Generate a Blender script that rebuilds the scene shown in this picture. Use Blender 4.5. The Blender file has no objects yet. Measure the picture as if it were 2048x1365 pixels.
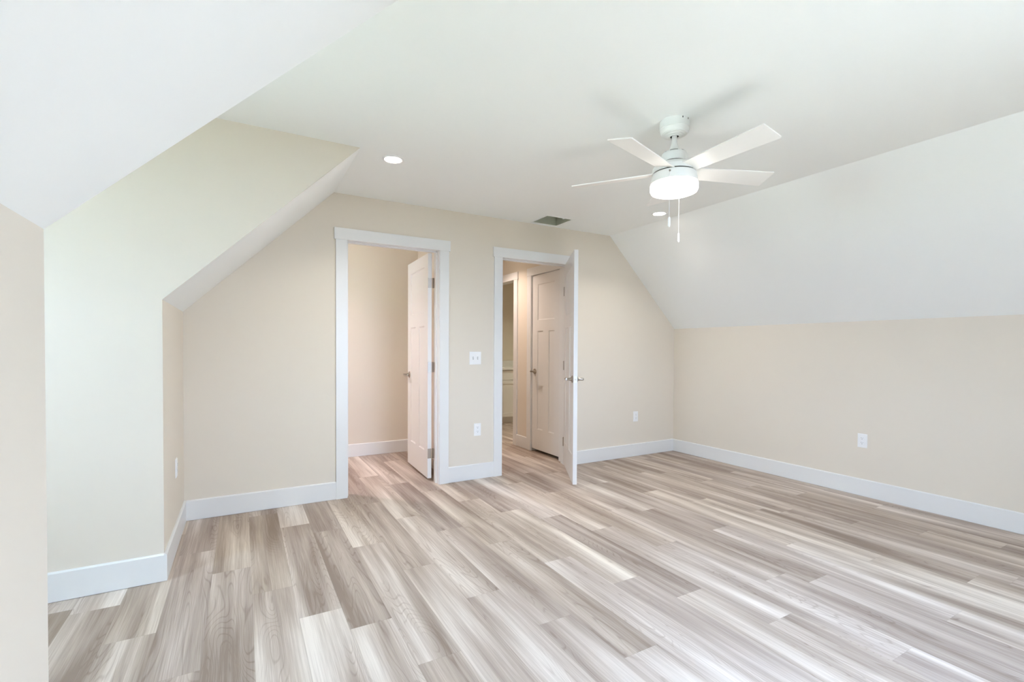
import bpy, bmesh, math, random
from mathutils import Vector, Matrix
C = bpy.context.scene.collection
SC = bpy.context.scene

# ------------------------------------------------------------------ camera
CAM = (1.1951, -3.9807, 1.2132); YAW, PITCH, ROLL = -0.5164, -0.0165, 0.0051
cam = bpy.data.cameras.new('camera'); cam_o = bpy.data.objects.new('camera', cam); C.objects.link(cam_o)
cam.sensor_fit = 'HORIZONTAL'; cam.sensor_width = 36.0; cam.lens = 950.22 / 2048 * 36
cam.shift_y = 30.51 / 2048; cam.clip_start = 0.02
_r = Vector((math.cos(YAW), math.sin(YAW), 0)); _f = Vector((-math.sin(YAW), math.cos(YAW), 0)); _u = Vector((0, 0, 1))
_f2 = _f * math.cos(PITCH) + _u * math.sin(PITCH); _u2 = -_f * math.sin(PITCH) + _u * math.cos(PITCH)
_r3 = _r * math.cos(ROLL) + _u2 * math.sin(ROLL); _u3 = -_r * math.sin(ROLL) + _u2 * math.cos(ROLL)
_m = Matrix((_r3, _u3, -_f2)).transposed().to_4x4(); _m.translation = Vector(CAM)
cam_o.matrix_world = _m
SC.camera = cam_o

# ------------------------------------------------------------------ view, sky, sun
SC.view_settings.view_transform = 'Standard'; SC.view_settings.look = 'None'
SC.view_settings.gamma = 1.0; SC.view_settings.use_curve_mapping = False
SC.view_settings.exposure = 0.085
SC.cycles.max_bounces = 14; SC.cycles.diffuse_bounces = 10; SC.cycles.glossy_bounces = 4
SC.cycles.transparent_max_bounces = 8; SC.cycles.sample_clamp_indirect = 60.0
SC.cycles.caustics_reflective = False; SC.cycles.caustics_refractive = False
SC.cycles.use_denoising = True
SKY = 18.5
world = bpy.data.worlds.new('sky'); SC.world = world; world.use_nodes = True
nt = world.node_tree; nt.nodes.clear()
bg = nt.nodes.new('ShaderNodeBackground'); wo = nt.nodes.new('ShaderNodeOutputWorld')
tc = nt.nodes.new('ShaderNodeTexCoord'); sp = nt.nodes.new('ShaderNodeSeparateXYZ'); cr = nt.nodes.new('ShaderNodeValToRGB')
nt.links.new(tc.outputs['Generated'], sp.inputs[0]); nt.links.new(sp.outputs['Z'], cr.inputs[0])
cr.color_ramp.elements[0].position = 0.0; cr.color_ramp.elements[0].color = (0.46, 0.630, 0.92, 1)
cr.color_ramp.elements[1].position = 0.55; cr.color_ramp.elements[1].color = (0.72, 0.97, 1.36, 1)
nt.links.new(cr.outputs[0], bg.inputs[0]); bg.inputs[1].default_value = SKY
nt.links.new(bg.outputs[0], wo.inputs[0])

def lamp(name, kind, loc, energy, color=(1, 1, 1), **kw):
    d = bpy.data.lights.new(name, kind); d.energy = energy; d.color = color
    for k, v in kw.items(): setattr(d, k, v)
    o = bpy.data.objects.new(name, d); o.location = loc; C.objects.link(o); return o
SUN = 60.0
sun = lamp('sun', 'SUN', (20, 20, 30), SUN, (.80, .93, 1.0), angle=0.01)
sun.rotation_euler = Vector((-0.16, 0.47, -0.87)).to_track_quat('-Z', 'Y').to_euler()   # high sun from behind the camera: a small patch of sun on the floor under the gable window
# sampling portals filling the window openings
def portal(name, loc, rot, sx, sy):
    o = lamp(name, 'AREA', loc, 1.0, shape='RECTANGLE', size=sx, size_y=sy); o.rotation_euler = rot
    o.data.cycles.is_portal = True

# ------------------------------------------------------------------ room numbers
XL, XR = 0.839, 5.680            # knee walls
HK, HC = 1.455, 2.44             # knee wall and ceiling height
XCL, XCR = 1.830, 4.669          # ceiling / slope lines
D1, D2 = -0.966, -2.644          # dormer cheeks
XD = -0.75                       # dormer end wall
YF = -4.36                        # front gable wall
WT = 0.115                       # partition thickness
A0, A1 = 1.933, 2.708            # closet doorway, jamb to jamb
B0, B1 = 3.347, 4.122            # room doorway
ZO = 2.078                       # head jamb
XH = 4.180                       # hall right wall
YC = 1.462                       # closet back wall
WIN_D = (-2.30, -1.50, 1.20, 2.20)   # dormer window y0 y1 z0 z1
WIN_F = [(2.34, 3.52, 0.45, 2.14)]
portal('portal_dormer', (XD - .13, (WIN_D[0] + WIN_D[1]) / 2, (WIN_D[2] + WIN_D[3]) / 2), (0, -math.pi / 2, 0), WIN_D[3] - WIN_D[2], WIN_D[1] - WIN_D[0])
for i, w in enumerate(WIN_F):
    portal('portal_gable', ((w[0] + w[1]) / 2, YF - .13, (w[2] + w[3]) / 2), (math.pi / 2, 0, 0), w[1] - w[0], w[3] - w[2])

# ------------------------------------------------------------------ materials
def mat(name, color, rough=0.5, metal=0.0, spec=0.5, bump=0.0, bscale=300, emit=None, strength=0, var=0.0):
    m = bpy.data.materials.new(name); m.use_nodes = True; n = m.node_tree.nodes; l = m.node_tree.links
    b = n['Principled BSDF']; b.inputs['Base Color'].default_value = (*color, 1); b.inputs['Roughness'].default_value = rough
    b.inputs['Metallic'].default_value = metal; b.inputs['Specular IOR Level'].default_value = spec
    if emit: b.inputs['Emission Color'].default_value = (*emit, 1); b.inputs['Emission Strength'].default_value = strength
    tcn = n.new('ShaderNodeTexCoord')
    no = n.new('ShaderNodeTexNoise'); no.inputs['Scale'].default_value = bscale; no.inputs['Detail'].default_value = 3
    l.new(tcn.outputs['Object'], no.inputs['Vector'])
    if bump:
        bp = n.new('ShaderNodeBump'); bp.inputs['Strength'].default_value = bump; bp.inputs['Distance'].default_value = 0.001
        l.new(no.outputs['Fac'], bp.inputs['Height']); l.new(bp.outputs[0], b.inputs['Normal'])
    if var:
        mx = n.new('ShaderNodeMix'); mx.data_type = 'RGBA'; n2 = n.new('ShaderNodeTexNoise'); n2.inputs['Scale'].default_value = bscale * .1 + 2
        l.new(tcn.outputs['Object'], n2.inputs['Vector']); l.new(n2.outputs['Fac'], mx.inputs[0])
        mx.inputs[6].default_value = (*[c * (1 - var) for c in color], 1); mx.inputs[7].default_value = (*[min(1, c * (1 + var)) for c in color], 1)
        l.new(mx.outputs[2], b.inputs['Base Color'])
    return m
M = {}
M['wall'] = mat('wall_paint', (0.745, 0.682, 0.590), 0.75, bump=0.06, bscale=220, spec=.25)
M['ceil'] = mat('ceiling_paint', (0.880, 0.895, 0.885), 0.85, bump=0.08, bscale=160, spec=.2)
M['trim'] = mat('trim_enamel', (0.775, 0.775, 0.765), 0.32, bump=0.02, bscale=60)
M['door'] = mat('door_enamel', (0.76, 0.75, 0.735), 0.36, bump=0.03, bscale=80)
M['nickel'] = mat('satin_nickel', (0.43, 0.39, 0.34), 0.28, 1.0, bump=0.02, bscale=500)
M['dark'] = mat('dark_gap', (0.02, 0.018, 0.015), 0.8, var=.2)
M['slot'] = mat('outlet_slot', (0.30, 0.30, 0.30), 0.7, var=.2)
M['plastic'] = mat('white_plastic', (0.86, 0.86, 0.86), 0.35, bump=.01)
M['fan'] = mat('fan_white_enamel', (0.82, 0.83, 0.81), 0.38, bump=0.02, bscale=200)
M['blade'] = mat('fan_blade_white', (0.86, 0.84, 0.81), 0.45, bump=0.02, bscale=150)
M['cab'] = mat('cabinet_white', (0.80, 0.79, 0.76), 0.4, bump=.01)
M['stone'] = mat('white_countertop', (0.80, 0.79, 0.77), 0.2, var=.05)
M['dim_ground'] = mat('low_bounce_ground', (0.07, 0.075, 0.065), 0.9, bscale=8, var=.2, spec=.1)  # unseen ground added, kept dark to limit bounce through the gable window
M['bounce_lawn'] = mat('pale_bounce_lawn', (0.70, 0.82, 0.60), 0.95, bscale=12, var=.35, spec=.1)  # unseen lawn, far paler than grass to bounce light into the dormer
M['duct'] = mat('galvanised_duct', (0.52, 0.54, 0.44), 0.5, .25, bscale=40, var=.3, bump=.05)
M['fanglow'] = mat('lit_glass', (0.9, 0.9, 0.88), 0.3, emit=(1.0, 0.94, 0.85), strength=6.5, bscale=30, bump=.005)
M['led'] = mat('lit_led_lens', (0.9, 0.9, 0.9), 0.3, emit=(1.0, 0.92, 0.82), strength=40, bscale=30, bump=.005)
def glass():
    m = bpy.data.materials.new('window_glass'); m.use_nodes = True; n = m.node_tree.nodes; l = m.node_tree.links
    n.remove(n['Principled BSDF']); t = n.new('ShaderNodeBsdfTransparent'); g = n.new('ShaderNodeBsdfGlossy'); mx = n.new('ShaderNodeMixShader')
    g.inputs['Roughness'].default_value = .02; mx.inputs[0].default_value = .06
    l.new(t.outputs[0], mx.inputs[1]); l.new(g.outputs[0], mx.inputs[2]); l.new(mx.outputs[0], n['Material Output'].inputs[0])
    return m
M['glass'] = glass()

def floor_mat():
    m = bpy.data.materials.new('vinyl_plank'); m.use_nodes = True; n = m.node_tree.nodes; l = m.node_tree.links; b = n['Principled BSDF']
    def N(t, **k):
        x = n.new('ShaderNode' + t)
        for a, v in k.items(): setattr(x, a, v)
        return x
    def math_(op, a, c=None, d=None):
        x = N('Math', operation=op)
        for i, v in enumerate((a, c, d)):
            if v is None: continue
            if isinstance(v, (int, float)): x.inputs[i].default_value = v
            else: l.new(v, x.inputs[i])
        return x.outputs[0]
    uv = N('UVMap', uv_map='plank'); s = N('SeparateXYZ'); l.new(uv.outputs[0], s.inputs[0])
    u, v = s.outputs['X'], s.outputs['Y']
    seed = N('Attribute', attribute_name='seed').outputs['Fac']; tone = N('Attribute', attribute_name='tone').outputs['Fac']; hue = N('Attribute', attribute_name='hue').outputs['Fac']
    def coord(a, c, e):
        x = N('CombineXYZ'); l.new(math_('MULTIPLY', u, a), x.inputs[0]); l.new(math_('MULTIPLY', v, c), x.inputs[1]); l.new(math_('MULTIPLY', seed, e), x.inputs[2]); return x.outputs[0]
    def noise(vec, sc=1, det=2, dist=0, rough=.5):
        x = N('TexNoise'); l.new(vec, x.inputs['Vector']); x.inputs['Scale'].default_value = sc; x.inputs['Detail'].default_value = det
        x.inputs['Distortion'].default_value = dist; x.inputs['Roughness'].default_value = rough; return x.outputs['Fac']
    def ramp(fac, a, b_, c0=0., c1=1.):
        x = N('MapRange', clamp=True, interpolation_type='SMOOTHSTEP'); l.new(fac, x.inputs[0])
        x.inputs[1].default_value = a; x.inputs[2].default_value = b_; x.inputs[3].default_value = c0; x.inputs[4].default_value = c1; return x.outputs[0]
    streak = noise(coord(8.5, .62, 61), 1, 2.2, .35)           # broad sapwood / heartwood bands along the board
    band = noise(coord(27, .8, 83), 1, 3, .3)
    field = noise(coord(7.5, .85, 47), 1, 1.2, .35)           # the field whose contour lines are the cathedral grain
    rings = math_('PINGPONG', math_('MULTIPLY', field, 30), .5)
    line = ramp(rings, 0.0, .17, 1., 0.)
    cmask = ramp(noise(coord(6.5, .8, 29), 1, 1), .44, .58)
    fine = noise(coord(330, 5, 17), 1, 3, .15, .6)
    fine2 = noise(coord(110, 2.2, 23), 1, 3, .4, .55)
    t = math_('ADD', math_('MULTIPLY', math_('SUBTRACT', streak, .5), 1.8), .53)
    t = math_('ADD', t, math_('MULTIPLY', math_('SUBTRACT', band, .5), .45))
    t = math_('ADD', t, math_('MULTIPLY', math_('SUBTRACT', fine2, .5), .52))
    t = math_('ADD', t, math_('MULTIPLY', math_('SUBTRACT', fine, .5), .52))
    t = math_('ADD', t, math_('MULTIPLY', tone, .17))
    t = math_('SUBTRACT', t, math_('MULTIPLY', cmask, math_('ADD', math_('MULTIPLY', line, .19), .12)))
    cr_ = N('ValToRGB'); l.new(t, cr_.inputs[0]); e = cr_.color_ramp.elements
    e[0].position = 0.0; e[0].color = (*FL[0], 1); e[1].position = 1.0; e[1].color = (*FL[2], 1)
    k = cr_.color_ramp.elements.new(.5); k.color = (*FL[1], 1)
    hm = N('Mix', data_type='RGBA', blend_type='MULTIPLY'); hm.inputs[0].default_value = 1.0
    hr = N('ValToRGB'); l.new(hue, hr.inputs[0]); hr.color_ramp.elements[0].color = (0.990, 0.968, 0.972, 1); hr.color_ramp.elements[1].color = (1.0, .965, .915, 1)
    l.new(cr_.outputs[0], hm.inputs[6]); l.new(hr.outputs[0], hm.inputs[7])
    # hairline joints round each board
    eu = math_('MINIMUM', u, math_('SUBTRACT', PW, u)); ev = math_('MINIMUM', v, math_('SUBTRACT', PL, v))
    ed = ramp(math_('MINIMUM', eu, ev), .0004, .0014, .87, 1.)
    jm = N('Mix', data_type='RGBA', blend_type='MULTIPLY'); jm.inputs[0].default_value = 1.0
    l.new(hm.outputs[2], jm.inputs[6]); l.new(ed, jm.inputs[7]); l.new(jm.outputs[2], b.inputs['Base Color'])
    l.new(ramp(fine, .3, .7, .55, .65), b.inputs['Roughness']); b.inputs['Specular IOR Level'].default_value = .12
    bp = N('Bump'); bp.inputs['Strength'].default_value = .08; bp.inputs['Distance'].default_value = .001
    l.new(math_('MULTIPLY', fine, ed), bp.inputs['Height']); l.new(bp.outputs[0], b.inputs['Normal'])
    return m
PW, PL = 0.1803, 1.220
FL = [(0.285, 0.228, 0.190), (0.490, 0.424, 0.372), (0.790, 0.738, 0.680)]

# ------------------------------------------------------------------ mesh helpers
def obj(name, bm, m, parent=None, smooth=False, loc=None):
    bmesh.ops.recalc_face_normals(bm, faces=bm.faces)
    me = bpy.data.meshes.new(name); bm.to_mesh(me); bm.free()
    if m is not None: me.materials.append(m)
    if smooth:
        for p_ in me.polygons: p_.use_smooth = True
        try: me.set_sharp_from_angle(angle=math.radians(24))
        except Exception: pass
    o = bpy.data.objects.new(name, me); C.objects.link(o)
    if parent: o.parent = parent
    if loc: o.location = loc
    return o
def box(bm, x0, x1, y0, y1, z0, z1, bev=0, mtx=None):
    x0, x1 = min(x0, x1), max(x0, x1); y0, y1 = min(y0, y1), max(y0, y1); z0, z1 = min(z0, z1), max(z0, z1)
    vs = [bm.verts.new(p_) for p_ in ((x0, y0, z0), (x1, y0, z0), (x1, y1, z0), (x0, y1, z0), (x0, y0, z1), (x1, y0, z1), (x1, y1, z1), (x0, y1, z1))]
    fs = [bm.faces.new([vs[i] for i in f]) for f in ((3, 2, 1, 0), (4, 5, 6, 7), (0, 1, 5, 4), (1, 2, 6, 5), (2, 3, 7, 6), (3, 0, 4, 7))]
    if bev:
        es = list({e for f in fs for e in f.edges})
        r = bmesh.ops.bevel(bm, geom=es, offset=bev, segments=2, affect='EDGES', profile=.5)
        vs = list({v for v in vs if v.is_valid} | set(r['verts']))
    if mtx is not None: bmesh.ops.transform(bm, matrix=mtx, verts=vs)
    return vs
def poly(bm, pts):
    return bm.faces.new([bm.verts.new(p_) for p_ in pts])
def prism(bm, pts, axis, a, b):
    """extrude a 2-D polygon along axis between a and b; pts are the two other coordinates in xyz order"""
    def P(q, h):
        return {'x': (h, q[0], q[1]), 'y': (q[0], h, q[1]), 'z': (q[0], q[1], h)}[axis]
    lo = [bm.verts.new(P(q, a)) for q in pts]; hi = [bm.verts.new(P(q, b)) for q in pts]
    bm.faces.new(lo); bm.faces.new(hi); n = len(pts)
    for i in range(n): bm.faces.new((lo[i], lo[(i + 1) % n], hi[(i + 1) % n], hi[i]))
def lathe(bm, prof, seg=48, c=(0, 0, 0), cap0=False, cap1=False):
    rings = []
    for r, z in prof:
        rings.append([bm.verts.new((c[0] + r * math.cos(2 * math.pi * i / seg), c[1] + r * math.sin(2 * math.pi * i / seg), c[2] + z)) for i in range(seg)])
    for a, b in zip(rings, rings[1:]):
        for i in range(seg): bm.faces.new((a[i], a[(i + 1) % seg], b[(i + 1) % seg], b[i]))
    if cap0: bm.faces.new(rings[0])
    if cap1: bm.faces.new(rings[-1])
def tube(bm, pts, rad, seg=12):
    """round tube through points; rad one value or one per point"""
    pts = [Vector(p_) for p_ in pts]; rad = rad if isinstance(rad, (list, tuple)) else [rad] * len(pts); rings = []
    for i, p_ in enumerate(pts):
        d = (pts[min(i + 1, len(pts) - 1)] - pts[max(i - 1, 0)]).normalized()
        a = d.cross(Vector((0, 0, 1)) if abs(d.z) < .9 else Vector((1, 0, 0))).normalized(); b = d.cross(a).normalized()
        rings.append([bm.verts.new(p_ + (a * math.cos(t) + b * math.sin(t)) * rad[i]) for t in [2 * math.pi * k / seg for k in range(seg)]])
    for a, b in zip(rings, rings[1:]):
        for i in range(seg): bm.faces.new((a[i], a[(i + 1) % seg], b[(i + 1) % seg], b[i]))
    bm.faces.new(rings[0]); bm.faces.new(rings[-1])
def struct(o, label=None):
    o['kind'] = 'structure'
    if label: o['label'] = label
    return o
def tag(o, label, cat, group=None):
    o['label'] = label; o['category'] = cat
    if group: o['group'] = group
    return o
def empty(name, loc, rz=0):
    o = bpy.data.objects.new(name, None); o.empty_display_size = .1; o.location = loc; o.rotation_euler = (0, 0, rz); C.objects.link(o); return o
NB = bmesh.new

# ------------------------------------------------------------------ floor: one mesh of real planks
def build_floor():
    rnd = random.Random(11)
    # end joint of each row of boards (y of one joint), row 0 starts at x = 1.233
    ph = {-4: -1.155, -3: -1.505, -2: -.654, -1: -1.008, 0: -1.352, 1: -.465, 2: -.66, 3: -1.025, 4: -.237, 5: -.672, 6: -1.029, 7: -1.378, 8: -.534, 9: -.907,
          10: -1.16, 11: -.294, 12: -.681, 13: -.05, 14: -1.39, 15: -.67, 16: -1.06, 17: -1.419, 18: -.575, 19: -.69, 20: -1.07, 21: -.163, 22: -.504, 23: -.98}
    tones = TONES
    bm = NB(); uvl = bm.loops.layers.uv.new('plank'); data = []
    x_lo, x_hi, y_lo, y_hi = XD - .1, 6.05, YF, 3.5
    k0 = math.floor((x_lo - 1.233) / PW); k1 = math.ceil((x_hi - 1.233) / PW)
    for k in range(k0, k1):
        xa, xb = 1.233 + k * PW, 1.233 + (k + 1) * PW
        p0 = ph.get(k, rnd.random() * -PL)
        for j in range(-6, 6):
            yb = p0 - (j) * PL; ya = yb - PL          # board j lies just below joint j
            s, t, h = rnd.random() * 10, rnd.gauss(0, .55), rnd.random()
            fl = rnd.random() < .5
            if (k, j) in tones: t, h = tones[(k, j)]
            cx0, cx1, cy0, cy1 = max(xa, x_lo), min(xb, x_hi), max(ya, y_lo), min(yb, y_hi)
            if cx1 - cx0 < 1e-4 or cy1 - cy0 < 1e-4: continue
            vs = [bm.verts.new((x, y, 0)) for x, y in ((cx0, cy0), (cx1, cy0), (cx1, cy1), (cx0, cy1))]
            f = bm.faces.new(vs); data.append((s, max(-1.6, min(1.6, t)), h))
            for lp in f.loops:
                uu, vv = lp.vert.co.x - xa, lp.vert.co.y - ya
                lp[uvl].uv = (PW - uu, PL - vv) if fl else (uu, vv)
    me = bpy.data.meshes.new('floor'); bm.to_mesh(me); bm.free()
    for i, nme in enumerate(('seed', 'tone', 'hue')):
        a = me.attributes.new(nme, 'FLOAT', 'FACE')
        for q, d in enumerate(data): a.data[q].value = d[i]
    me.materials.append(floor_mat())
    o = bpy.data.objects.new('floor', me); C.objects.link(o); return struct(o, 'pale grey and beige wood-look plank floor')
# board tones that stand out in the photo: (row, board below joint j): (tone, warmth)
TONES = {(1, 0): (-1.0, .3), (1, 1): (.9, .3), (0, 0): (-.1, .4), (0, 1): (-.5, .2), (-1, 0): (-.3, .3), (-2, 1): (-.2, .3), (-3, 1): (.6, .2), (-3, 0): (-.2, .5), (-4, 0): (-.6, .4), (-4, 1): (-.7, .3),
         (2, 0): (-.5, .4), (2, 1): (.6, .4), (3, 0): (.2, .4), (3, 1): (-.5, .6), (4, 0): (-.5, .5), (4, 1): (.3, .4), (5, 0): (.4, .4), (5, 1): (.4, .3), (6, 0): (-.7, .3), (6, 1): (-.3, .3), (7, 0): (-.1, .7), (7, 1): (.8, .3),
         (8, 0): (-.4, .8), (8, 1): (.8, .3), (9, -1): (-1.0, .2), (9, 0): (.3, .9), (9, 1): (.2, .2), (10, 0): (-1.0, .25), (10, 1): (.5, .7), (11, 0): (.2, .8), (11, 1): (.7, .4), (12, 0): (-.1, .9), (12, 1): (-.1, .3), (12, -1): (-.6, .4),
         (13, 0): (-.5, .6), (13, 1): (-.3, .5), (14, 0): (-.9, .35), (14, 1): (.5, .2), (15, 0): (-.8, .3), (15, 1): (.3, .2), (16, 0): (.5, .9), (16, -1): (-.8, .6), (16, 1): (.2, .7), (17, 0): (.4, .9), (17, 1): (.5, .9), (17, -1): (-.5, .5),
         (18, 0): (-.4, .6), (18, 1): (-.2, .7), (19, 0): (-.5, .6), (19, 1): (-.4, .4), (20, 0): (-.6, .4), (20, 1): (-.5, .5), (21, 1): (-.7, .5), (21, 2): (.1, .8), (22, 1): (-.3, .7), (22, 2): (-.6, .4)}
build_floor()

# ------------------------------------------------------------------ room shell
bm = NB()   # gable wall with the two doorways
for pts in ([(XL, 0), (A0 - .012, 0), (A0 - .012, HC), (XCL, HC), (XL, HK)], [(A0 - .012, ZO + .012), (A1 + .012, ZO + .012), (A1 + .012, HC), (A0 - .012, HC)],
            [(A1 + .012, 0), (B0 - .012, 0), (B0 - .012, HC), (A1 + .012, HC)], [(B0 - .012, ZO + .012), (B1 + .012, ZO + .012), (B1 + .012, HC), (B0 - .012, HC)],
            [(B1 + .012, 0), (XR, 0), (XR, HK), (XCR, HC), (B1 + .012, HC)]):
    prism(bm, pts, 'y', 0, WT)
bmesh.ops.remove_doubles(bm, verts=bm.verts, dist=1e-5)
struct(obj('wall_back', bm, M['wall']), 'beige gable wall with two doorways')
bm = NB(); box(bm, XR, XR + .1, YF, 0, 0, HK + .1); struct(obj('wall_right', bm, M['wall']), 'low beige knee wall under the right slope')
bm = NB(); box(bm, XL - .1, XL, D1 + .0006, WT, 0, HK); struct(obj('wall_left', bm, M['wall']), 'narrow beige knee wall between the dormer and the back wall')
bm = NB(); box(bm, XL - .1, XL, YF, D2 - .0006, 0, HK); struct(obj('wall_left_near', bm, M['wall']), 'beige knee wall at the left edge of the photo')
bm = NB()   # dormer cheeks: far one faces the camera
prism(bm, [(XD, 0), (XL - .001, 0), (XL - .001, HK), (XCL - .001, HC), (XD, HC)], 'y', D1, D1 + .05)
struct(obj('wall_dormer_far', bm, M['wall']), 'daylit dormer cheek wall')
bm = NB(); prism(bm, [(XD, 0), (XL - .001, 0), (XL - .001, HK), (XCL - .001, HC), (XD, HC)], 'y', D2 - .05, D2)
struct(obj('wall_dormer_near', bm, M['wall']))
def holed(bm, axis, a, b, u0, u1, z0, z1, holes):
    us = sorted({u0, u1, *[h[0] for h in holes], *[h[1] for h in holes]})
    for p_, q in zip(us, us[1:]):
        cut = [h for h in holes if h[0] <= p_ and h[1] >= q]
        segs = [(z0, z1)] if not cut else [(z0, cut[0][2]), (cut[0][3], z1)]
        for s0, s1 in segs:
            if s1 - s0 > 1e-4: box(bm, *((a, b, p_, q) if axis == 'x' else (p_, q, a, b)), s0, s1)
bm = NB(); holed(bm, 'x', XD - .14, XD, D2 - .05, D1 + .05, 0, HC, [WIN_D]); struct(obj('wall_dormer_end', bm, M['wall']))
bm = NB(); holed(bm, 'y', YF - .14, YF, XL - .1, XR + .1, 0, HC, WIN_F); struct(obj('wall_front', bm, M['wall']))
VX0, VX1, VY0, VY1 = 3.645, 3.920, -.315, -.060      # duct opening
bm = NB()   # flat ceiling, dormer ceiling and the slopes, one skin
for x0, x1, y0, y1 in ((XCL, VX0, YF, WT), (VX0, VX1, YF, VY0), (VX0, VX1, VY1, WT), (VX1, XCR, YF, WT), (XD - .1, XCL, D2, D1)):
    poly(bm, [(x0, y0, HC), (x1, y0, HC), (x1, y1, HC), (x0, y1, HC)])
poly(bm, [(XL, D1, HK), (XCL, D1, HC), (XCL, WT, HC), (XL, WT, HK)])
poly(bm, [(XL, YF, HK), (XCL, YF, HC), (XCL, D2, HC), (XL, D2, HK)])
poly(bm, [(XR, YF, HK), (XCR, YF, HC), (XCR, WT, HC), (XR, WT, HK)])
struct(obj('ceiling', bm, M['ceil']), 'white ceiling, flat in the middle and sloping to both knee walls')
# unseen ground one storey down: pale half bounces daylight, added dark half cuts it
bm = NB(); poly(bm, [(-60, -4.8, -3.1), (60, -4.8, -3.1), (60, 60, -3.1), (-60, 60, -3.1)]); struct(obj('ground', bm, M['bounce_lawn']))
bm = NB(); poly(bm, [(-60, -60, -3.1), (60, -60, -3.1), (60, -4.8, -3.1), (-60, -4.8, -3.1)]); struct(obj('ground_low_bounce', bm, M['dim_ground']))
# roof skin so that no daylight slips in beside the slopes
bm = NB(); poly(bm, [(XD - .2, YF - .2, HC + .4), (XR + 1, YF - .2, HC + .4), (XR + 1, 4, HC + .4), (XD - .2, 4, HC + .4)]); struct(obj('ceiling_roof_deck', bm, M['ceil']))

# closet behind the left doorway
bm = NB()
box(bm, 1.05, 3.11, YC, YC + .1, 0, HC); box(bm, .95, 1.05, WT, YC + .1, 0, HC); box(bm, 3.00, 3.11, WT, YC, 0, HC)
struct(obj('wall_closet', bm, M['wall']), 'plain closet walls behind the left doorway')
bm = NB(); box(bm, .95, 3.11, WT, YC + .1, HC, HC + .05); struct(obj('ceiling_closet', bm, M['ceil']))
# hall and bathroom behind the right doorway
HO0, HO1 = 0.225, 0.800          # hall closet door opening (y)
TO0, TO1 = 1.222, 1.985          # bathroom opening (y)
YB = 3.32
bm = NB(); holed(bm, 'x', XH, XH + .11, WT, YB, 0, HC, [(HO0 - .012, HO1 + .012, 0, ZO + .012), (TO0 - .012, TO1 + .012, 0, ZO + .012)])
struct(obj('wall_hall', bm, M['wall']), 'hall wall with a closed door and a bathroom opening')
bm = NB(); box(bm, 3.11, 6.0, YB, YB + .1, 0, HC); struct(obj('wall_bathroom', bm, M['wall']), 'bathroom wall above the vanity')
bm = NB(); box(bm, 3.11, 3.16, YC, YB, 0, HC); struct(obj('wall_hall_left', bm, M['wall']))
bm = NB(); box(bm, 5.90, 6.0, 1.05, YB, 0, HC); struct(obj('wall_bathroom_right', bm, M['wall']))
bm = NB(); box(bm, XH + .11, 6.0, .95, 1.05, 0, HC); struct(obj('wall_bathroom_near', bm, M['wall']))
bm = NB(); box(bm, 4.95, 5.0, WT, .95, 0, HC); struct(obj('wall_hall_closet', bm, M['wall']))
bm = NB(); box(bm, 3.11, 6.0, WT, YB + .1, HC, HC + .05); struct(obj('ceiling_hall', bm, M['ceil']))

# ------------------------------------------------------------------ baseboards
BH, BT = .142, .014
def base_x(name, x0, x1, y, s, label=None):    # runs along x; s = side the room is on
    bm = NB(); prism(bm, [(y, 0.002), (y + s * BT, 0.002), (y + s * BT, BH - .006), (y + s * .007, BH), (y, BH)], 'x', x0, x1); return struct(obj(name, bm, M['trim']), label)
def base_y(name, y0, y1, x, s, label=None):
    bm = NB(); prism(bm, [(x, 0.002), (x + s * BT, 0.002), (x + s * BT, BH - .006), (x + s * .007, BH), (x, BH)], 'y', y0, y1); return struct(obj(name, bm, M['trim']), label)
CW = .0865                                  # casing width
CA0, CA1 = A0 - .005, A1 + .005             # casing inner edges
CB0, CB1 = B0 - .005, B1 + .005
base_x('baseboard_back_left', XL + BT, CA0 - CW, 0, -1); base_x('baseboard_back_middle', CA1 + CW, CB0 - CW, 0, -1); base_x('baseboard_back_right', CB1 + CW, XR - BT, 0, -1)
base_y('baseboard_right', YF, 0, XR, -1); base_y('baseboard_left_far', D1 - BT, 0, XL, 1); base_y('baseboard_left_near', YF, D2, XL, 1)
base_x('baseboard_dormer', XD, XL, D1, -1); base_x('baseboard_closet', 1.05, 3.0, YC, -1)
base_y('baseboard_hall', HO1 + .005 + CW, TO0 - .005 - CW, XH, -1)

# ------------------------------------------------------------------ door trim
def door_trim_x(name, a0, a1, stop_y, label):
    """casing on the room face (y = 0), jamb lining through the wall, stop strip; doorway a0..a1 in x"""
    c0, c1 = a0 - .005, a1 + .005
    bm = NB(); box(bm, c0 - CW, c0, -.016, 0, 0, ZO - .001, .0015); box(bm, c1, c1 + CW, -.016, 0, 0, ZO - .001, .0015)
    box(bm, c0 - CW - .012, c1 + CW + .012, -.020, 0, ZO - .005 + .0, ZO + .087, .0015)
    t = struct(obj(name, bm, M['trim']), label)
    bm = NB(); box(bm, a0 - .012, a0, -.004, WT + .004, 0, ZO); box(bm, a1, a1 + .012, -.004, WT + .004, 0, ZO); box(bm, a0 - .012, a1 + .012, -.004, WT + .004, ZO - .004, ZO + .012)
    box(bm, a0, a0 + .011, stop_y, stop_y + .035, 0, ZO - .004); box(bm, a1 - .011, a1, stop_y, stop_y + .035, 0, ZO - .004); box(bm, a0, a1, stop_y, stop_y + .035, ZO - .015, ZO - .004)
    obj('jamb', bm, M['trim'], t)
    bm = NB(); box(bm, c0 - CW, c0, WT, WT + .016, 0, ZO); box(bm, c1, min(c1 + CW, XH if a0 > 3 else 9), WT, WT + .016, 0, ZO); box(bm, c0 - CW, min(c1 + CW, XH if a0 > 3 else 9), WT, WT + .018, ZO, ZO + .087)
    obj('back_casing', bm, M['trim'], t)
    return t
door_trim_x('trim_1', A0, A1, .040, 'white flat casing around the closet doorway')
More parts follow.
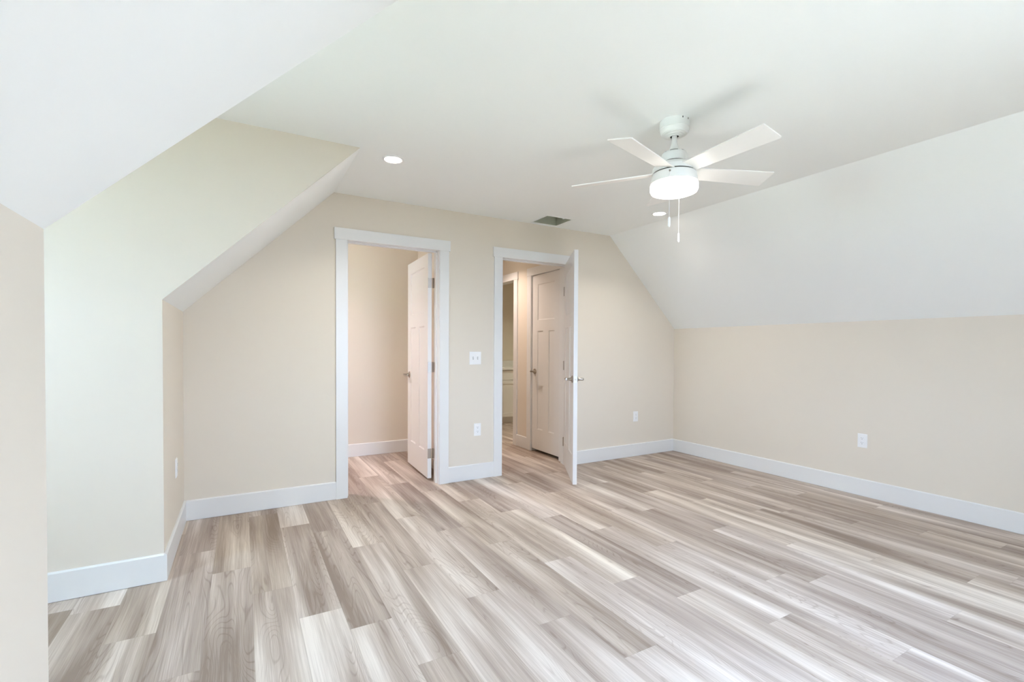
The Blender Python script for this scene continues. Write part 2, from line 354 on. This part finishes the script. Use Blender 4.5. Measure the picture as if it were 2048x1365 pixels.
door_trim_x('trim_2', B0, B1, .040, 'white flat casing around the room doorway')
def door_trim_y(name, b0, b1, label, horn=.012):
    c0, c1 = b0 - .005, b1 + .005; x = XH
    bm = NB(); box(bm, x - .016, x, c0 - CW, c0, 0, ZO - .001, .0015); box(bm, x - .016, x, c1, c1 + CW, 0, ZO - .001, .0015)
    box(bm, x - .020, x, max(c0 - CW - horn, WT + .02), c1 + CW + horn, ZO - .005, ZO + .087, .0015)
    t = struct(obj(name, bm, M['trim']), label)
    bm = NB(); box(bm, x - .004, x + .114, b0 - .012, b0, 0, ZO); box(bm, x - .004, x + .114, b1, b1 + .012, 0, ZO); box(bm, x - .004, x + .114, b0 - .012, b1 + .012, ZO - .004, ZO + .012)
    obj('jamb', bm, M['trim'], t); return t
door_trim_y('trim_3', HO0, HO1, 'white casing around the closed hall door', 0)
door_trim_y('trim_4', TO0, TO1, 'white casing around the bathroom opening')

# ------------------------------------------------------------------ doors
def leaf_bm(w, h, t=.035):
    """three-panel leaf: one square panel above two tall ones; x 0..w, y 0..t, z 0..h, recessed on both faces"""
    st = .112; mu = .120; pw = (w - 2 * st - mu) / 2
    xs = [0, st, st + pw, st + pw + mu, w - st, w]; zs = [0, .238, h - .652, h - .527, h - .112, h]
    panels = [(1, 1, 2, 2), (3, 1, 4, 2), (1, 3, 4, 4)]            # x index, z index pairs
    bm = NB()
    for y, sgn in ((0, 1), (t, -1)):
        def inp(i, j): return any(a <= i < c and b <= j < d for a, b, c, d in panels)
        for i in range(5):
            for j in range(5):
                if not inp(i, j): poly(bm, [(xs[i], y, zs[j]), (xs[i + 1], y, zs[j]), (xs[i + 1], y, zs[j + 1]), (xs[i], y, zs[j + 1])])
        for a, b, c, d in panels:
            o_ = [(xs[a], zs[b]), (xs[c], zs[b]), (xs[c], zs[d]), (xs[a], zs[d])]
            def ins(k): return [(xs[a] + k, zs[b] + k), (xs[c] - k, zs[b] + k), (xs[c] - k, zs[d] - k), (xs[a] + k, zs[d] - k)]
            prev, py = o_, y
            for k, dy in ((.004, .0055), (.013, .008)):
                cur = ins(k)
                for q in range(4):
                    r = (q + 1) % 4
                    poly(bm, [(prev[q][0], py, prev[q][1]), (prev[r][0], py, prev[r][1]), (cur[r][0], y + sgn * dy, cur[r][1]), (cur[q][0], y + sgn * dy, cur[q][1])])
                prev, py = cur, y + sgn * dy
            poly(bm, [(q[0], py, q[1]) for q in prev])
    for x in (0, w): 
        for j in range(5): poly(bm, [(x, 0, zs[j]), (x, t, zs[j]), (x, t, zs[j + 1]), (x, 0, zs[j + 1])])
    for z in (0, h):
        for i in range(5): poly(bm, [(xs[i], 0, z), (xs[i + 1], 0, z), (xs[i + 1], t, z), (xs[i], t, z)])
    bmesh.ops.remove_doubles(bm, verts=bm.verts, dist=1e-5)
    return bm
def add_lever(leaf, x, y, z, out, toward, label='satin nickel lever handle'):
    """out = +-1 along the leaf's y, toward = +-1 along its x (where the lever points)"""
    bm = NB()
    tube(bm, [(x, y + out * .010, z), (x, y + out * .030, z), (x, y + out * .054, z)], [.017, .0105, .011], 20)
    tube(bm, [(x - toward * .010, y + out * .054, z), (x, y + out * .056, z), (x + toward * .05, y + out * .056, z), (x + toward * .095, y + out * .052, z), (x + toward * .108, y + out * .051, z)], [.0100, .0115, .0098, .0085, .006], 16)
    h = obj('lever_handle', bm, M['nickel'], leaf, True); h['label'] = label
    bm = NB(); tube(bm, [(x, y, z), (x, y + out * .004, z), (x, y + out * .009, z), (x, y + out * .012, z)], [.0325, .0325, .027, .017], 28)
    obj('rosette', bm, M['nickel'], h, True)
def add_hinge(leaf, z, x, y, plate, barrel):
    """plate: box on the leaf's hinge edge; barrel: centre of the pin"""
    bm = NB(); box(bm, *plate[0:4], z - .0445, z + .0445)
    for dz in (-.030, 0, .030):
        for q in (.30, .70):
            if plate[1] - plate[0] < plate[3] - plate[2]:
                yy = plate[2] + (plate[3] - plate[2]) * q; tube(bm, [(plate[0] - .0006, yy, z + dz), (plate[0] + .001, yy, z + dz)], .0035, 10)
    h = obj('hinge', bm, M['nickel'], leaf); h['label'] = 'satin nickel butt hinge'
    bm = NB(); tube(bm, [(barrel[0], barrel[1], z - .0465), (barrel[0], barrel[1], z - .044), (barrel[0], barrel[1], z + .044), (barrel[0], barrel[1], z + .0465)], [.003, .0062, .0062, .003], 14)
    obj('hinge_pin', bm, M['nickel'], h, True)
# closet door, opened into the closet. Leaf local frame: x from hinge to latch, y thickness, pin at (0,0)
LW1 = .700
bm = leaf_bm(LW1, 2.038); bmesh.ops.translate(bm, verts=bm.verts, vec=(.004, .013, .030))
d1 = struct(obj('door_1', bm, M['door']), 'white three-panel closet door swung open into the closet')
d1.location = (2.6995, .1185, 0); d1.rotation_euler = (0, 0, math.radians(87.3))
add_lever(d1, LW1 - .062, .048, .940, 1, -1); add_lever(d1, LW1 - .062, .013, .940, -1, -1)
for z in (1.800, 1.040, .255): add_hinge(d1, z, 0, 0, (.0025, .0042, .013, .048), (0, .003))
for z in (1.800, 1.040, .255):
    bm = NB(); box(bm, A1 - .002, A1, .076, .114, z - .0445, z + .0445); obj('hinge_leaf', bm, M['nickel'], bpy.data.objects['trim_1'])
# room door, swung into the bedroom
LW2 = .762
bm = leaf_bm(LW2, 2.040); bmesh.ops.translate(bm, verts=bm.verts, vec=(.010, -.037, .030))
d2 = struct(obj('door_2', bm, M['door']), 'white three-panel door swung open into the room, seen edge on')
d2.location = (4.107, -.012, 0); d2.rotation_euler = (0, 0, math.radians(240.3))
add_lever(d2, LW2 - .054, -.002, .945, 1, -1); add_lever(d2, LW2 - .054, -.037, .945, -1, -1)
bm = NB(); box(bm, LW2 + .0098, LW2 + .0112, -.032, -.007, .917, .973); o = obj('latch_plate', bm, M['plastic'], d2)
bm = NB(); tube(bm, [(LW2 + .009, -.0195, .945), (LW2 + .0150, -.0195, .945)], .0075, 14); obj('latch_bolt', bm, M['nickel'], d2)
for z in (1.800, 1.040, .255): add_hinge(d2, z, 0, 0, (.0082, .0100, -.037, -.002), (.002, -.040))
# closed hall door
LW3 = HO1 - HO0 - .006
bm = leaf_bm(LW3, 2.036); bmesh.ops.translate(bm, verts=bm.verts, vec=(.003, 0, .034))
d3 = struct(obj('door_3', bm, M['door']), 'white three-panel closed door in the hall')
d3.location = (XH + .012, HO0, 0); d3.rotation_euler = (0, 0, math.radians(90))   # local x -> +y, local y -> -x
bpy.context.view_layer.update()
d3.location.x = XH + .040
add_lever(d3, LW3 - .055, .035, .945, 1, -1)
for z in (1.840, 1.060, .270): add_hinge(d3, z, 0, 0, (0, .003, .030, .0352), (0, .040))

# ------------------------------------------------------------------ switch and outlets (built facing -y, at the origin)
def plate_bm(w, h):
    bm = NB(); vs = box(bm, -w / 2, w / 2, -.0055, 0, -h / 2, h / 2)
    es = [e for e in bm.edges if all(v.co.y < -.003 for v in e.verts)]
    bmesh.ops.bevel(bm, geom=es, offset=.0035, segments=3, affect='EDGES'); return bm
def outlet(loc, rz, label):
    t = empty('wall_outlet', loc, rz); tag(t, label, 'outlet', 'electrical outlets low on the walls')
    obj('cover_plate', plate_bm(.070, .115), M['plastic'], t, True)
    for s in (1, -1):
        bm = NB(); zc = s * .0195
        pts = [(.0165 * math.cos(a), zc + max(-.0140, min(.0140, .0165 * math.sin(a)))) for a in [2 * math.pi * i / 28 for i in range(28)]]
        prism(bm, pts, 'y', -.0075, -.004); r = obj('receptacle', bm, M['plastic'], t)
        bm = NB(); box(bm, -.0075, -.0050, -.0080, -.0070, zc + .001, zc + .009); box(bm, .0050, .0075, -.0080, -.0070, zc + .002, zc + .008)
        tube(bm, [(0, -.0070, zc - .006), (0, -.0080, zc - .006)], .0028, 12); obj('slots', bm, M['slot'], r)
    bm = NB(); tube(bm, [(0, -.005, 0), (0, -.0068, 0)], .0032, 12); obj('screw', bm, M['plastic'], t)
    return t
outlet((3.090, 0, .459), 0, 'white duplex outlet on the strip of wall between the two doorways')
outlet((5.070, 0, .449), 0, 'white duplex outlet on the back wall right of the open room door')
outlet((XR, -1.995, .460), math.radians(-90), 'white duplex outlet on the right knee wall')
outlet((XL, -.443, .470), math.radians(90), 'white duplex outlet on the narrow left knee wall, seen edge on')
t = empty('light_switch', (3.065, 0, 1.122)); tag(t, 'white double toggle light switch between the two doorways', 'light switch')
obj('cover_plate', plate_bm(.118, .118), M['plastic'], t, True)
for x in (-.023, .023):
    bm = NB(); box(bm, x - .0052, x + .0052, -.0062, -.004, -.012, .012); f = obj('toggle_slot', bm, M['slot'], t); f.name = 'toggle'
    bm = NB(); prism(bm, [(-.004, -.009), (-.0155, .002), (-.0150, .008), (-.004, .006)], 'x', x - .0038, x + .0038); obj('toggle_lever', bm, M['plastic'], f)

# ------------------------------------------------------------------ open duct in the ceiling
t = empty('ceiling_duct_opening', ((VX0 + VX1) / 2, (VY0 + VY1) / 2, HC)); tag(t, 'open rectangular metal air duct in the ceiling, without a grille, above the room doorway', 'air vent')
hx, hy = (VX1 - VX0) / 2, (VY1 - VY0) / 2
bm = NB()
for (x0, x1, y0, y1) in ((-hx, hx, -hy, -hy + .001), (-hx, hx, hy - .001, hy), (-hx, -hx + .001, -hy, hy), (hx - .001, hx, -hy, hy)): box(bm, x0, x1, y0, y1, -.001, .11)
box(bm, -hx, hx, -hy, hy, .109, .111)
box(bm, .02, .026, -hy, hy, .07, .109); prism(bm, [(-.10, .109), (.02, .109), (.02, .03)], 'y', hy - .02, hy - .012)
obj('duct_boot', bm, M['duct'], t)['label'] = 'dull galvanised duct interior'
bm = NB(); fw = .012
for (x0, x1, y0, y1) in ((-hx - fw, hx + fw, -hy - fw, -hy), (-hx - fw, hx + fw, hy, hy + fw), (-hx - fw, -hx, -hy, hy), (hx, hx + fw, -hy, hy)): box(bm, x0, x1, y0, y1, -.003, 0)
obj('flange', bm, M['ceil'], t)
bm = NB(); tube(bm, [(.03, -hy + .004, .01), (.05, -hy + .02, -.002), (.10, -hy + .006, .012)], .003, 8); obj('tape_tab', bm, M['ceil'], t)

# ------------------------------------------------------------------ recessed lights
def downlight(x, y, label, z=HC, power=30, color=(1, .95, .87), spread=2.25, group='recessed ceiling lights'):
    t = empty('recessed_light', (x, y, z)); tag(t, label, 'ceiling light', group)
    bm = NB(); lathe(bm, [(.0525, -.002), (.056, -.005), (.064, -.0055), (.069, -.003), (.070, 0)], 40); obj('trim_ring', bm, M['plastic'], t, True)
    bm = NB(); lathe(bm, [(.0535, -.0015), (.03, -.003), (.001, -.0032)], 40, cap1=True); l = obj('lens', bm, M['led'], t, True); l['label'] = 'glowing white lens'
    a = lamp('downlight_lamp', 'AREA', (0, 0, -.012), power, color, shape='DISK', size=.10); a.parent = t; a.data.spread = spread
    return t
DL = 6.5
downlight(2.053, -.889, 'lit recessed ceiling light beside the dormer, left of the fan', power=DL)
downlight(4.479, -.881, 'lit recessed ceiling light by the right slope, just below the fan in view', power=DL)
downlight(1.40, .72, 'lit recessed ceiling light inside the closet', power=14, color=(1, .82, .93), group='recessed lights of the closet, hall and bathroom')
downlight(3.66, 1.15, 'lit recessed ceiling light in the hall', power=10.5, color=(1, .81, .71), group='recessed lights of the closet, hall and bathroom')
downlight(5.0, 2.0, 'unseen fill lamp added to brighten the bathroom', power=7, color=(.97, .98, .80), group='recessed lights of the closet, hall and bathroom')  # no known fixture: lamp added to lift the bathroom's brightness

# ------------------------------------------------------------------ ceiling fan
FX, FY = 3.228, -2.164
RT = Vector((math.cos(YAW), math.sin(YAW), 0)); FW = Vector((-math.sin(YAW), math.cos(YAW), 0))
fan = empty('ceiling_fan', (FX, FY, HC)); tag(fan, 'white five-blade ceiling fan with a lit drum light and two pull chains', 'ceiling fan')
Z = lambda z: z - HC
bm = NB(); lathe(bm, [(.0770, Z(2.44)), (.0770, Z(2.398)), (.0745, Z(2.3965)), (.0740, Z(2.392)), (.0715, Z(2.380)), (.0665, Z(2.373)), (.0640, Z(2.372)), (.0630, Z(2.369)), (.0480, Z(2.366)), (.0465, Z(2.363)), (.0340, Z(2.361)), (.0325, Z(2.3585)), (.0235, Z(2.3585)), (.0235, Z(2.372))], 56, cap1=True)
can = obj('canopy', bm, M['fan'], fan, True)
for lat in (.018, .052):   # small slots for the hanger screws
    bm = NB()
    p_ = RT * lat - FW * math.sqrt(.0772 ** 2 - lat ** 2); n_ = p_.normalized(); s_ = Vector((-n_.y, n_.x, 0))
    vs = [bm.verts.new(p_ + s_ * a + Vector((0, 0, Z(2.433) + b)) + n_ * c) for c in (-.004, .0006) for a, b in ((-.0025, -.004), (.0025, -.004), (.0025, .004), (-.0025, .004))]
    for f in ((0, 1, 2, 3), (4, 5, 6, 7), (0, 1, 5, 4), (1, 2, 6, 5), (2, 3, 7, 6), (3, 0, 4, 7)): bm.faces.new([vs[i] for i in f])
    obj('screw_slot', bm, M['dark'], can)
bm = NB(); lathe(bm, [(.023, Z(2.3625)), (.012, Z(2.3635))], 32); obj('canopy_hole', bm, M['dark'], can)
bm = NB(); lathe(bm, [(.0130, Z(2.375)), (.0130, Z(2.325))], 28); obj('downrod', bm, M['fan'], fan, True)
bm = NB(); lathe(bm, [(.0130, Z(2.345)), (.0150, Z(2.325)), (.0195, Z(2.308)), (.0270, Z(2.292)), (.0330, Z(2.284)), (.0360, Z(2.2815)), (.0545, Z(2.2745)), (.0640, Z(2.2665)), (.0675, Z(2.257)), (.0665, Z(2.240)), (.0640, Z(2.226)), (.062, Z(2.2225))], 56)
mot = obj('motor_housing', bm, M['fan'], fan, True)
bm = NB()
for a0_ in range(0, 360, 60):   # vent slots round the shoulder
    n_ = 8; A = [math.radians(a0_ + 20 + q * 40 / n_) for q in range(n_ + 1)]
    lo = [bm.verts.new((.0636 * math.cos(a), .0636 * math.sin(a), Z(2.2672))) for a in A]; hi = [bm.verts.new((.0545 * math.cos(a), .0545 * math.sin(a), Z(2.2752))) for a in A]
    for q in range(n_): bm.faces.new((lo[q], lo[q + 1], hi[q + 1], hi[q]))
obj('vent_slot', bm, mat('vent_shadow', (.35, .36, .34), .7, var=.1), mot)
bm = NB(); lathe(bm, [(.062, Z(2.2225)), (.061, Z(2.2165))], 48); obj('gap_ring', bm, M['dark'], mot)
bm = NB(); lathe(bm, [(.060, Z(2.219)), (.064, Z(2.2165)), (.090, Z(2.209)), (.104, Z(2.200)), (.112, Z(2.188)), (.1135, Z(2.166)), (.111, Z(2.1635)), (.09, Z(2.163))], 64)
hub = obj('hub', bm, M['fan'], fan, True)
bm = NB(); lathe(bm, [(.108, Z(2.164)), (.108, Z(2.157))], 64); obj('gap_ring', bm, M['dark'], hub)
bm = NB(); lathe(bm, [(.100, Z(2.158)), (.113, Z(2.1575)), (.1155, Z(2.155)), (.119, Z(2.130)), (.1225, Z(2.108)), (.120, Z(2.105))], 64)
kit = obj('light_housing', bm, M['fan'], fan, True)
bm = NB(); lathe(bm, [(.1215, Z(2.107)), (.1245, Z(2.100)), (.1245, Z(2.074)), (.119, Z(2.062)), (.105, Z(2.0565)), (.05, Z(2.054)), (.001, Z(2.0535))], 64, cap1=True)
g = obj('light_shade', bm, M['fanglow'], fan, True); g['label'] = 'glowing frosted drum shade'
A0F, ZBL, RB, WB, PIT = math.radians(-91.5), 2.171, .560, .132, math.radians(-13)
def blade_bm():
    bm = NB(); th = .0055; r0, w0 = .095, .098
    out = [(r0, -w0 / 2), (RB - .004, -WB / 2), (RB, -WB / 2 + .004), (RB, WB / 2 - .004), (RB - .004, WB / 2), (r0, w0 / 2)]
    prism(bm, out, 'z', -th / 2, th / 2); return bm
proto_b = None
for k in range(5):
    mtx = Matrix.Translation((0, 0, Z(ZBL))) @ Matrix.Rotation(A0F + k * 2 * math.pi / 5, 4, 'Z') @ Matrix.Rotation(PIT, 4, 'X')
    if proto_b is None: b = proto_b = obj('blade', blade_bm(), M['blade'], fan)
    else: b = proto_b.copy(); C.objects.link(b); b.parent = fan
    b.matrix_local = mtx
for lat, dep, zt, zb, bead in ((-.057, -.1045, 2.142, 1.846, 2.030), (.0625, .105, 2.108, 1.818, None)):
    p_ = RT * lat + FW * dep; n_ = p_.normalized()
    bm = NB(); tube(bm, [p_ + n_ * .008 + Vector((0, 0, Z(zt - .01))), p_ + n_ * .008 + Vector((0, 0, Z(zb + .05)))], .0011, 8)
    if bead: tube(bm, [p_ + n_ * .008 + Vector((0, 0, Z(bead + d))) for d in (-.008, -.004, .004, .008)], [.0012, .0028, .0028, .0012], 10)
    c = obj('pull_chain', bm, M['fan'], fan, True)
    bm = NB(); tube(bm, [p_ - n_ * .004 + Vector((0, 0, Z(zt))), p_ + n_ * .010 + Vector((0, 0, Z(zt - .002)))], [.0055, .0035], 12); obj('chain_grommet', bm, M['nickel'], c, True)
    bm = NB(); tube(bm, [p_ + n_ * .008 + Vector((0, 0, Z(q))) for q in (zb + .052, zb + .048, zb + .006, zb)], [.002, .0058, .0064, .003], 14); obj('chain_fob', bm, M['plastic'], c, True)

# ------------------------------------------------------------------ bathroom vanity
VX, VY = (4.69, 5.895), 2.715
van = empty('bathroom_vanity', (VX[0], VY, 0)); tag(van, 'white shaker bathroom vanity seen through the hall opening', 'vanity')
bm = NB(); box(bm, 0, VX[1] - VX[0], .019, YB - VY - .004, .105, .862); obj('cabinet_body', bm, M['cab'], van)
bm = NB(); box(bm, 0, VX[1] - VX[0], .075, .090, 0, .105); obj('toe_kick', bm, M['cab'], van)
def shaker(bm, x0, x1, z0, z1, r=.057):
    for a in ((x0, x0 + r, z0, z1), (x1 - r, x1, z0, z1), (x0 + r, x1 - r, z0, z0 + r), (x0 + r, x1 - r, z1 - r, z1)): box(bm, a[0], a[1], 0, .019, a[2], a[3])
    box(bm, x0 + r, x1 - r, .008, .019, z0 + r, z1 - r)
hw = (VX[1] - VX[0]) / 2
for i in (0, 1):
    bm = NB(); box(bm, i * hw + .002, (i + 1) * hw - .002, 0, .019, .702, .858, .001); obj('drawer', bm, M['cab'], van)
    bm = NB(); shaker(bm, i * hw + .002, (i + 1) * hw - .002, .108, .698); obj('cabinet_door', bm, M['cab'], van)
bm = NB(); box(bm, VX[0] - .012, VX[1], VY - .022, YB, .866, .898, .002)
ct = tag(obj('vanity_countertop', bm, M['stone']), 'white countertop lying on the bathroom vanity', 'countertop')
bm = NB(); box(bm, VX[0] - .012, VX[1], YB - .018, YB, .898, .998, .002); obj('backsplash', bm, M['stone'], ct)

# ------------------------------------------------------------------ windows (light the room; outside this view)
def window(name, cx, cy, w, z0, z1, rz, label):
    t = empty(name, (cx, cy, 0), rz); struct(t, label); zm = (z0 + z1) / 2
    bm = NB(); f = .045
    for a in ((-w / 2, -w / 2 + f, z0, z1), (w / 2 - f, w / 2, z0, z1), (-w / 2 + f, w / 2 - f, z0, z0 + f), (-w / 2 + f, w / 2 - f, z1 - f, z1), (-w / 2 + f, w / 2 - f, zm - .02, zm + .02)): box(bm, a[0], a[1], -.03, .03, a[2], a[3])
    obj('window_frame', bm, M['trim'], t)
    bm = NB(); box(bm, -w / 2 + f, w / 2 - f, -.003, .003, z0 + f, zm - .02); box(bm, -w / 2 + f, w / 2 - f, -.003, .003, zm + .02, z1 - f); obj('pane', bm, M['glass'], t)
    bm = NB(); c = .08
    for a in ((-w / 2 - c, -w / 2, z0, z1), (w / 2, w / 2 + c, z0, z1), (-w / 2 - c, w / 2 + c, z1, z1 + c), (-w / 2 - c, w / 2 + c, z0 - c, z0)): box(bm, a[0], a[1], .070, .084, a[2], a[3])
    obj('window_casing', bm, M['trim'], t)
window('window_1', XD - .07, (WIN_D[0] + WIN_D[1]) / 2, WIN_D[1] - WIN_D[0], WIN_D[2], WIN_D[3], math.radians(-90), 'dormer window')
for i, w in enumerate(WIN_F): window('window_%d' % (i + 2), (w[0] + w[1]) / 2, YF - .07, w[1] - w[0], w[2], w[3], 0, 'gable window')
